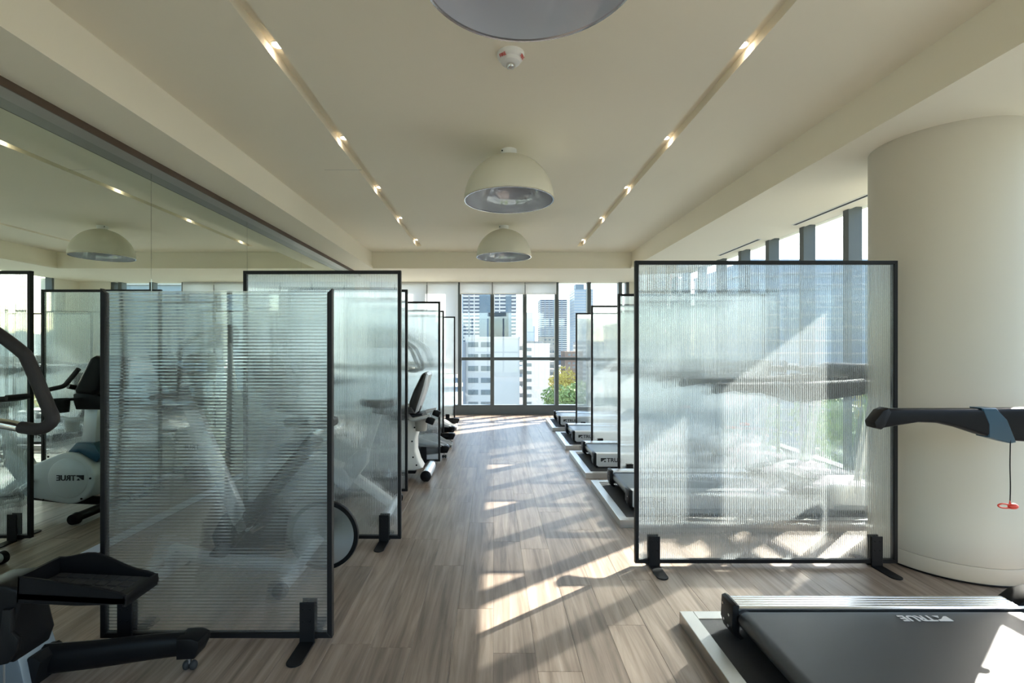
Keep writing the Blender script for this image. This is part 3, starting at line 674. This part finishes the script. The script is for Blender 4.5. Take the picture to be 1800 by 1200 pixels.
def elliptical(y, label, far=False, dx=0.0):
    r = thing('elliptical_trainer', (-1.8 + dx, y, 0), label, 'elliptical trainer')
    ox = 1.8
    def p(x, z, yy=0): return (x + ox, yy, z)
    # front drive housing on a silver base
    MB().prism([(a + ox, c) for a, c in ((-2.32, .02), (-2.36, .5), (-2.28, .78), (-2.12, .80), (-2.02, .55), (-1.97, .20), (-1.93, .02))], -.10, .10, 'y', bev=.03, seg=3).build('drive_housing', M['grey_shell'], r)
    MB().beam(p(-2.22, .74), p(-2.14, 1.38), .07, .11, bev=.014).build('mast', M['silver'], r)
    cs = MB().prism([(a + ox, c) for a, c in ((-2.06, 1.32), (-2.03, 1.35), (-2.10, 1.60), (-2.15, 1.62), (-2.20, 1.55), (-2.18, 1.32))], -.22, .22, 'y', bev=.02, seg=2).build('console', M['black'], r)
    mt = Matrix.Translation(p(-2.065, 1.475)) @ Matrix.Rotation(math.radians(74), 4, 'Y')
    MB().box(-.09, .09, -.17, .17, -.006, .006, bev=.003, mtx=mt).build('display', M['screen'], cs)
    # silver side pedestals, each with its rear leg
    for sg in (-1, 1):
        y0 = sg * .43
        bs = MB().prism([(a + ox, c) for a, c in ((-2.10, .0), (-2.03, .26), (-1.87, .26), (-1.82, .10), (-1.80, .0))], y0 - .09, y0 + .07, 'y', bev=.008, seg=2).build('pedestal', M['pedestal'], r)
        for q in (-1.99, -1.93, -1.88): MB().box(q + ox - .003, q + ox + .003, y0 - .093, y0 - .088, .03, .24).build('seam', M['grey_trim'], bs)
        leg = MB().tube([p(-1.83, .062, y0 + .02), p(-1.62, .078, y0 + .03), p(-1.42, .098, y0 + .04), p(-1.27, .108, y0 + .05)], [.060, .057, .051, .046], seg=14, smooth_n=5, sx=.62).build('rear_leg', M['black'], r)
        MB().prism([(a + ox, c) for a, c in ((-1.845, .0), (-1.84, .11), (-1.80, .12), (-1.77, .10), (-1.80, .0))], y0 - .06, y0 + .06, 'y', bev=.008, seg=2).build('leg_socket', M['black_metal'], leg)
        MB().prism([(a + ox, c) for a, c in ((-1.285, .065), (-1.285, .15), (-1.225, .152), (-1.195, .14), (-1.192, .115), (-1.215, .068))], y0 + .005, y0 + .095, 'y', bev=.008, seg=2).build('end_cap', M['black'], leg)
        MB().cyl(p(-1.255, .028, y0 + .05), p(-1.255, .07, y0 + .05), .008, seg=8).build('caster_stem', M['chrome'], leg)
        for cx in (-1.268, -1.240): MB().sphere(p(cx, .0195, y0 + .05), .0195, (.8, .9, 1), 12, 8).build('caster_wheel', M['rubber'], leg)
    for sg, x0, z0, ang in ((1, -1.725, .44, .05), (-1, -2.36, .27, -.08)):
        yy = sg * .315
        T = Matrix.Translation(p(x0, z0, yy)) @ Matrix.Rotation(ang, 4, 'Y')
        if far: T = Matrix.Translation(p(x0 + (.12 if sg > 0 else .75), .10 if sg > 0 else .2, yy)) @ Matrix.Rotation(.2, 4, 'Y')
        ped = pedal_tray(.395, .175, M['silver'] if far else M['black'], M['silver'] if far else M['rubber'], r, T)
        hx, hz = (x0, z0) if not far else (x0 + (.12 if sg > 0 else .75), .14 if sg > 0 else .24)
        hb = MB().prism([(a + hx + ox, c + hz) for a, c in ((.01, -.035), (.005, .012), (-.05, .03), (-.16, .02), (-.27, -.05), (-.29, -.18), (-.20, -.26), (-.02, -.255), (.0, -.20), (-.02, -.12))], yy - .085, yy + .075, 'y', bev=.015, seg=3)
        hb = hb.build('pedal_arm', M['black'], r)
        if not far:
            MB().prism([(a + hx + ox, c + hz) for a, c in ((-.035, -.05), (-.005, -.05), (-.005, -.13), (.022, -.155), (.015, -.205), (-.02, -.245), (-.065, -.255), (-.085, -.22), (-.05, -.17))], yy - .105, yy - .085, 'y', bev=.006, seg=2).build('lever', M['black_metal'], hb)
    for sg in (-1, 1):
        yy = sg * .22
        hb = MB().tube([p(-2.12, 1.56, yy * .8), p(-1.95, 1.49, yy), p(-1.80, 1.39, yy), p(-1.70, 1.315, yy), p(-1.672, 1.275, yy), p(-1.605, 1.12, yy), p(-1.588, 1.075, yy), p(-1.605, 1.048, yy), p(-1.64, 1.036, yy), p(-1.70, 1.042, yy)], .0215, seg=14, smooth_n=6).build('handlebar', M['foam'], r)
        MB().tube([p(-1.70, 1.042, yy), p(-1.80, 1.06, yy), p(-1.98, 1.09, yy * .8), p(-2.16, 1.10, yy * .2)], .0185, seg=14, smooth_n=5).build('pulse_grip', M['chrome'], hb)
    b = MB(); b.box(p(-2.30, 0)[0], p(-2.22, 0)[0], -.40, .40, 0, .06, bev=.012, seg=2); b.build('front_stabilizer', M['black'], r)
    return r
elliptical(1.54, 'black elliptical trainer at the left frame edge with tray pedal and rear leg')
elliptical(6.26, 'elliptical trainer with silver foot plate just past the recumbent bike', far=True, dx=.66)
elliptical(7.68, 'farthest elliptical trainer, by the lowered blinds', far=True, dx=.62)

# ---------------------------------------------------------------- ceiling fittings
def dome(y, x, label):
    r = thing('dome_lamp', (x, y, ZC), label, 'ceiling lamp', 'white dome lamps down the ceiling')
    R, D = .352, .352; n = 20; neck = -.045
    out = [(.055, neck + .0)] + [(R * math.sin(PI / 2 * (k / n)), neck - D * (1 - math.cos(PI / 2 * (k / n)))) for k in range(4, n + 1)]
    inn = [((R - .006) * math.sin(PI / 2 * (k / n)), neck - .004 - D * (1 - math.cos(PI / 2 * (k / n)))) for k in range(0, n + 1)]
    sh = MB().lathe(out + [(R - .003, neck - D - .005)], seg=72).build('shade', M['dome'], r)
    MB().lathe([(max(a, .002), z) for a, z in inn], seg=72).build('lining', M['dome_in'], sh)
    MB().lathe([(R + .001, neck - D - .0), (R + .001, neck - D - .007), (R - .007, neck - D - .007), (R - .007, neck - D)], seg=72).build('rim', M['chrome'], sh)
    cp = MB().lathe([(.062, 0.0), (.062, -.03), (.058, -.036), (.058, neck - .004)], seg=36).build('canopy', M['white'], r)
    MB().cyl((-.052, -.036, -.018), (-.056, -.040, -.018), .006, seg=8).build('screw', M['black'], cp)
    return r
dome(1.50, .115, 'nearest white dome lamp, cut by the top of the picture')
dome(3.87, .12, 'middle white dome lamp hanging from the ceiling')
dome(6.29, .13, 'farthest white dome lamp, small above the end window')

def smoke_alarm():
    r = thing('fire_detector', (.09, 2.60, ZC), 'round white fire detector with red lettering between two dome lamps', 'detector')
    MB().lathe([(.072, 0), (.072, -.012), (.066, -.026), (.056, -.032), (.05, -.048), (.034, -.056), (.002, -.056)], seg=48).build('housing', M['white'], r)
    MB().lathe([(.024, -.055), (.024, -.066), (.018, -.076), (.002, -.08)], seg=28).build('strobe', M['lens'], r)
    for a in (-PI * .72, -PI * .12, PI * .55):
        me = text_mesh('FIRE', .022, .0006, M['redprint'], bold=.0005)
        o = link('lettering', me, r)
        ca, sa = math.cos(a), math.sin(a)
        n = Vector((ca * .72, sa * .72, -.69)).normalized(); xax = Vector((-sa, ca, 0)); yax = n.cross(xax)
        pos = Vector((ca * .0665, sa * .0665, -.030)) - xax * .023 - yax * .009
        o.matrix_local = Matrix(((xax.x, yax.x, n.x, pos.x), (xax.y, yax.y, n.y, pos.y), (xax.z, yax.z, n.z, pos.z), (0, 0, 0, 1)))
    return r
smoke_alarm()
ORD = ['nearest', 'second', 'third', 'fourth', 'fifth']
for side, xx in (('left', -1.15), ('right', 1.322)):
    for i, yy in enumerate((2.61, 3.77, 4.93, 6.09, 7.34)):
        lab = f'{ORD[i]} round downlight ' + ('from the camera ' if i else '') + f'in the {side} ceiling groove'
        r = thing('downlight', (xx, yy, ZC + .055), lab, 'downlight', f'downlights in the {side} ceiling groove')
        MB().lathe([(.038, 0), (.038, -.004), (.030, -.004), (.028, 0.0)], seg=28).build('trim_ring', M['white'], r)
        MB().lathe([(.029, -.002), (.002, -.003)], seg=24).build('lamp', M['lamp'], r)
        ld = bpy.data.lights.new('downlight_beam', 'SPOT'); ld.energy = 1.6; ld.color = (1, .80, .62); ld.spot_size = math.radians(120); ld.spot_blend = .6; ld.shadow_soft_size = .025
        lo = bpy.data.objects.new('downlight_beam', ld); C.objects.link(lo); lo.parent = r; lo.location = (0, 0, -.012)
for y0, y1, lab in ((4.11, 5.15, 'nearer dark slot air diffuser in the soffit beside the windows'), (5.82, 6.86, 'farther dark slot air diffuser in the soffit beside the windows')):
    r = thing('air_diffuser', (3.16, y0, ZS), lab, 'air vent', 'slot diffusers in the soffit')
    MB().box(-.03, .03, 0, y1 - y0, -.004, .004, bev=.001).build('flange', M['white'], r, smooth=False)
    MB().box(-.016, .016, .01, y1 - y0 - .01, -.0055, -.003).build('slot', M['slot'], r, smooth=False)
struct(MB().box(-1.49, -1.0 - .16, 4.30, 4.304, ZC - .0006, ZC + .001).build('trim_3', M['grey_trim'], smooth=False))

# cable round the foot of the column
b = MB(); b.tube([(2.865 + .405 * math.cos(a), 3.105 + .405 * math.sin(a), .006) for a in [PI * (1.02 + .5 * k / 14) for k in range(15)]] + [(3.0, 2.69, .006), (3.2, 2.66, .006)], .005, seg=6)
tag(b.build('power_cable', M['black']), 'thin black cable on the floor round the column foot', 'cable')

# ---------------------------------------------------------------- roller blinds
def blind(x0, x1, zb, label):
    r = thing('roller_blind', (x0, YE - .05, ZS), label, 'blind', 'white roller blinds on the end window')
    w = x1 - x0
    MB().box(.006, w - .006, .0, .0015, zb - ZS, -.002).build('fabric', M['blind'], r, smooth=False)
    MB().box(.006, w - .006, -.006, .008, zb - ZS - .018, zb - ZS, bev=.003).build('bottom_bar', M['white'], r, smooth=False)
    MB().cyl((.004, .03, -.028), (w - .004, .03, -.028), .026, seg=14).build('roller', M['white'], r)
    return r
blind(-2.44, -1.955, .82, 'long lowered white roller blind at the far left corner')
blind(-1.95, -1.32, .82, 'long lowered white roller blind, second from the far left corner')
blind(-1.315, -.70, .82, 'long lowered white roller blind behind the farthest left partition')
blind(-.672, -.030, 2.39, 'short white roller blind above the white building windows')
blind(-.026, .615, 2.39, 'short white roller blind in the middle of the end window')
blind(.619, 1.238, 2.39, 'short white roller blind right of the middle one')

# ---------------------------------------------------------------- the city outside
GZ = -24.0
M['b_white'] = mat('white_stucco', (0.60, 0.57, 0.53), 0.9, noise=0.03, nscale=.3)
M['b_grey'] = mat('grey_concrete', (0.26, 0.27, 0.29), 0.9, noise=0.08, nscale=.2)
M['b_blue'] = mat('blue_glass_wall', (0.13, 0.18, 0.22), 0.45, 0.0, noise=0.1, nscale=.15)
M['b_pale'] = mat('haze_toned_glass', (0.26, 0.32, 0.39), 0.3, 0.1, noise=0.06, nscale=.1)  # pale blue tone puts distance haze and sky light into the colour
M['b_banded'] = mat('banded_tower_glass', (0.11, 0.14, 0.19), 0.5, noise=0.25, nscale=.25, spec=0.25)
M['b_dark'] = mat('dark_glass', (0.04, 0.055, 0.07), 0.6, spec=0.2, noise=0.3, nscale=.8)
M['b_win'] = mat('far_window', (0.15, 0.175, 0.18), 0.4, noise=0.5, nscale=.7)
M['b_brick'] = mat('brown_brick', (0.22, 0.15, 0.12), 0.9, noise=0.1, nscale=.4)
M['b_beige'] = mat('beige_precast', (0.36, 0.33, 0.29), 0.9, noise=0.06, nscale=.3)
M['b_roof'] = mat('grey_roof', (0.22, 0.22, 0.22), 0.9, noise=0.1)
M['street'] = mat('city_ground', (0.22, 0.23, 0.21), 0.95, noise=0.35, nscale=.05)
def leafmat(n, c): return mat(n, c, 0.7, noise=0.35, nscale=1.5)
M['leaf'] = leafmat('green_leaves', (0.26, 0.34, 0.10)); M['leaf2'] = leafmat('dark_green_leaves', (0.18, 0.26, 0.08)); M['leaf3'] = leafmat('yellow_leaves', (0.62, 0.48, 0.08))
M['bark'] = mat('bark', (0.10, 0.07, 0.05), 0.9, noise=0.2)
gr = struct(MB().box(-900, 1100, -300, 1500, GZ - 1, GZ).build('ground', M['street'], smooth=False))

def building(x0, x1, y0, y1, top, wall, label, floor_h=2.8, band=None, cols=None, face_windows=None, roof=None, glassm=None):
    r = thing('apartment_building', ((x0 + x1) / 2, y0, GZ), label, 'building')
    hx = (x1 - x0) / 2; H = top - GZ; D = y1 - y0
    wl = MB().box(-hx, hx, 0, D, 0, H).build('wall', wall, r, smooth=False)
    MB().box(-hx - .2, hx + .2, -.2, D + .2, H, H + .5).build('parapet', roof or wall, r, smooth=False)
    if band:
        nf = int(H / floor_h); nshow = min(nf, 26); me = None
        for k in range(nshow):
            z = H - (k + 1) * floor_h
            if me is None: b = MB(); b.box(-hx - .5, hx + .5, -.6, D + .3, 0, floor_h * band); me = b.mesh('floor_band', M['b_white'], False)
            link('floor_band', me, r, (0, 0, z))
        if cols:
            for cx0, cx1, m in cols:
                MB().box(cx0, cx1, -.9, .2, 0, H).build('facade_strip', m, r, smooth=False)
    if face_windows:
        me = None
        for (wx, ww, wh, zt, n) in face_windows:
            for k in range(n):
                z = H - zt - k * floor_h
                f = MB().box(wx - ww / 2, wx + ww / 2, -.10, .05, z - wh, z).build('window', M['b_grey'], r, smooth=False)
                g = MB()
                for q in (0, 1): g.box(wx - ww / 2 + .08 + q * (ww / 2 - .04), wx - .04 + q * (ww / 2 - .04), -.14, -.08, z - wh + .08, z - .08)
                g.build('pane', glassm or M['b_win'], f, smooth=False)
    return r
# white slab block: two window bays on the left, blank gable on the right
bd = building(-6.7, 6.1, 115, 135, 3.3, M['b_white'], 'white mid-rise block with two columns of windows, left in the end window', face_windows=[(-4.55 + .0, 2.4, 1.2, .75, 8), (-1.55, 2.4, 1.2, .75, 8)])
MB().box(-6.9, -6.3, -.8, 4, 0, 26.5).build('side_balconies', M['b_grey'], bd, smooth=False)
for k in range(9): MB().box(6.2, 8.0, 1, 9, 2.2 + k * 2.8, 3.3 + k * 2.8).build('balcony', M['b_roof'], bd, smooth=False)
bd = building(11.6, 20.4, 178, 200, 2.3, M['b_white'], 'white block with a blank wall and one small window column, beside the tree', face_windows=[(-3.2, 1.9, 1.2, 1.2, 8)])
for k in range(9): MB().box(4.6, 6.6, 1, 9, 2.2 + k * 2.8, 3.3 + k * 2.8).build('balcony', M['b_roof'], bd, smooth=False)
MB().box(-4.0, 2, 3, 10, 26.4, 27.6).build('roof_plant', M['b_roof'], bd, smooth=False)
building(-26, 17.5, 382, 410, 74, M['b_banded'], 'tall banded apartment tower at the left of the end window', floor_h=2.8, band=.48,
         cols=[(-25.6, -25, M['b_pale']), (-21, -19.6, M['b_pale']), (-11.4, -10.6, M['b_white']), (4.4, 5, M['b_white']), (8.4, 9.2, M['b_white']), (-15.5, -14.5, M['b_grey']), (-7, 2.8, M['b_blue']), (13.5, 18.0, M['b_blue'])])
bd = building(-3, 9, 300, 330, 22, M['b_dark'], 'dark glass low-rise seen over the white block', band=None)
building(28, 33.5, 420, 440, 30.5, M['b_pale'], 'slim pale blue tower just right of the middle mullion')
building(34, 37, 440, 470, 20, M['b_pale'], 'small pale tower in the haze')
building(66.7, 105, 700, 740, 69, M['b_banded'], 'wide banded tower in the middle of the end window', floor_h=3.0, band=.42, roof=M['b_blue'], cols=[(-19, -18, M['b_pale']), (-13, -12, M['b_pale']), (-7, -6, M['b_pale']), (-1, 0, M['b_pale']), (5, 6, M['b_pale']), (11, 12, M['b_pale'])])
building(99, 122, 600, 640, 72, M['b_pale'], 'tall blue glass tower at the right of the end window', roof=M['b_blue'], band=.12, floor_h=3.4)
building(108, 119, 645, 660, 84, M['b_blue'], 'narrow tower top rising behind the blue glass tower')
building(34, 46, 350, 370, 8.5, M['b_beige'], 'beige mid-rise in front of the wide banded tower', face_windows=[(-3, 1.6, 1.3, 1.2, 5), (0, 1.6, 1.3, 1.2, 5), (3, 1.6, 1.3, 1.2, 5)])
building(48, 60, 330, 350, -2, M['b_brick'], 'brown brick building above the tree', face_windows=[(-3, 1.6, 1.3, 1.2, 4), (0, 1.6, 1.3, 1.2, 4), (3, 1.6, 1.3, 1.2, 4)])
building(62, 84, 360, 380, 5, M['b_grey'], 'grey office block far right of the end window', band=.4, floor_h=3.2)
# right hand side, seen through the side glazing and in the mirror
building(41, 64, 78, 100, 14.8, M['b_pale'], 'blue glass building outside the side windows', band=.10, floor_h=1.8)
building(27, 38, 100, 120, 6.0, M['b_beige'], 'beige block outside the side windows', face_windows=[(-3, 1.6, 1.3, 1.2, 6), (0, 1.6, 1.3, 1.2, 6), (3, 1.6, 1.3, 1.2, 6)])
building(70, 95, 60, 85, 3.0, M['b_white'], 'white low block outside the side windows', band=.5)
building(60, 80, -20, 10, 2.0, M['b_brick'], 'brick block outside the side windows', face_windows=None, band=.2)

def tree(x, y, top, rad, m, label, seed, group='trees outside the windows', n=2600):
    rnd = random.Random(seed)
    r = thing('tree', (x, y, GZ), label, 'tree', group)
    H = top - GZ
    MB().tube([(0, 0, 0), (.1, .1, H * .35), (-.1, .2, H * .72)], [.35, .26, .12], seg=8).build('trunk', M['bark'], r)
    blobs = [(Vector((rnd.uniform(-.55, .55) * rad, rnd.uniform(-.55, .55) * rad, H - rad * rnd.uniform(.45, 1.6))), rad * rnd.uniform(.38, .6)) for _ in range(13)]
    blobs.append((Vector((0, 0, H - rad * .5)), rad * .5))
    V, Fc = [], []
    for _ in range(n):
        c, br = blobs[rnd.randrange(len(blobs))]
        d = Vector((rnd.gauss(0, 1), rnd.gauss(0, 1), rnd.gauss(0, 1))).normalized()
        q = c + d * br * rnd.uniform(.75, 1.05); s = rnd.uniform(.16, .34)
        a = Vector((rnd.gauss(0, 1), rnd.gauss(0, 1), rnd.gauss(0, 1))).normalized(); bb = a.cross(d)
        if bb.length < .1: continue
        bb.normalize(); i = len(V)
        V += [q - a * s, q + bb * s * .6, q + a * s, q - bb * s * .6]; Fc.append((i, i + 1, i + 2, i + 3))
    me = bpy.data.meshes.new('foliage'); me.from_pydata(V, [], Fc); me.materials.append(m); stuff(link('foliage', me, r))
    return r
tree(14.6, 106, -3.0, 3.6, M['leaf3'], 'autumn tree with a yellow crown in the end window', 3)
tree(11.9, 92, -5.6, 3.0, M['leaf'], 'bright green tree against the white gable', 4)
tree(13.3, 79, -4.2, 3.0, M['leaf'], 'green tree below the yellow crown', 5)
tree(11.2, 66, -6.3, 2.8, M['leaf2'], 'dark green tree lowest in the end window', 6)
for i, (x, y, tp, m, lab) in enumerate(((26, 36, -1.5, 'leaf', 'green tree outside the side windows, beside the blue building'), (46, 55, -2.2, 'leaf3', 'yellow tree outside the side windows'),
        (24, 26, -3, 'leaf2', 'dark green tree outside the side windows, left of the low hedge'), (36, 22, -2.5, 'leaf', 'broad green tree outside the side windows'), (40, 5, -2, 'leaf', 'green tree outside near the brick block'),
        (4, -34, -1, 'leaf', 'green tree outside behind the camera'), (14, -38, -1.5, 'leaf2', 'dark green tree outside behind the camera'))):
    tree(x, y, tp, 4.2, M[m], lab, 20 + i, n=2200)
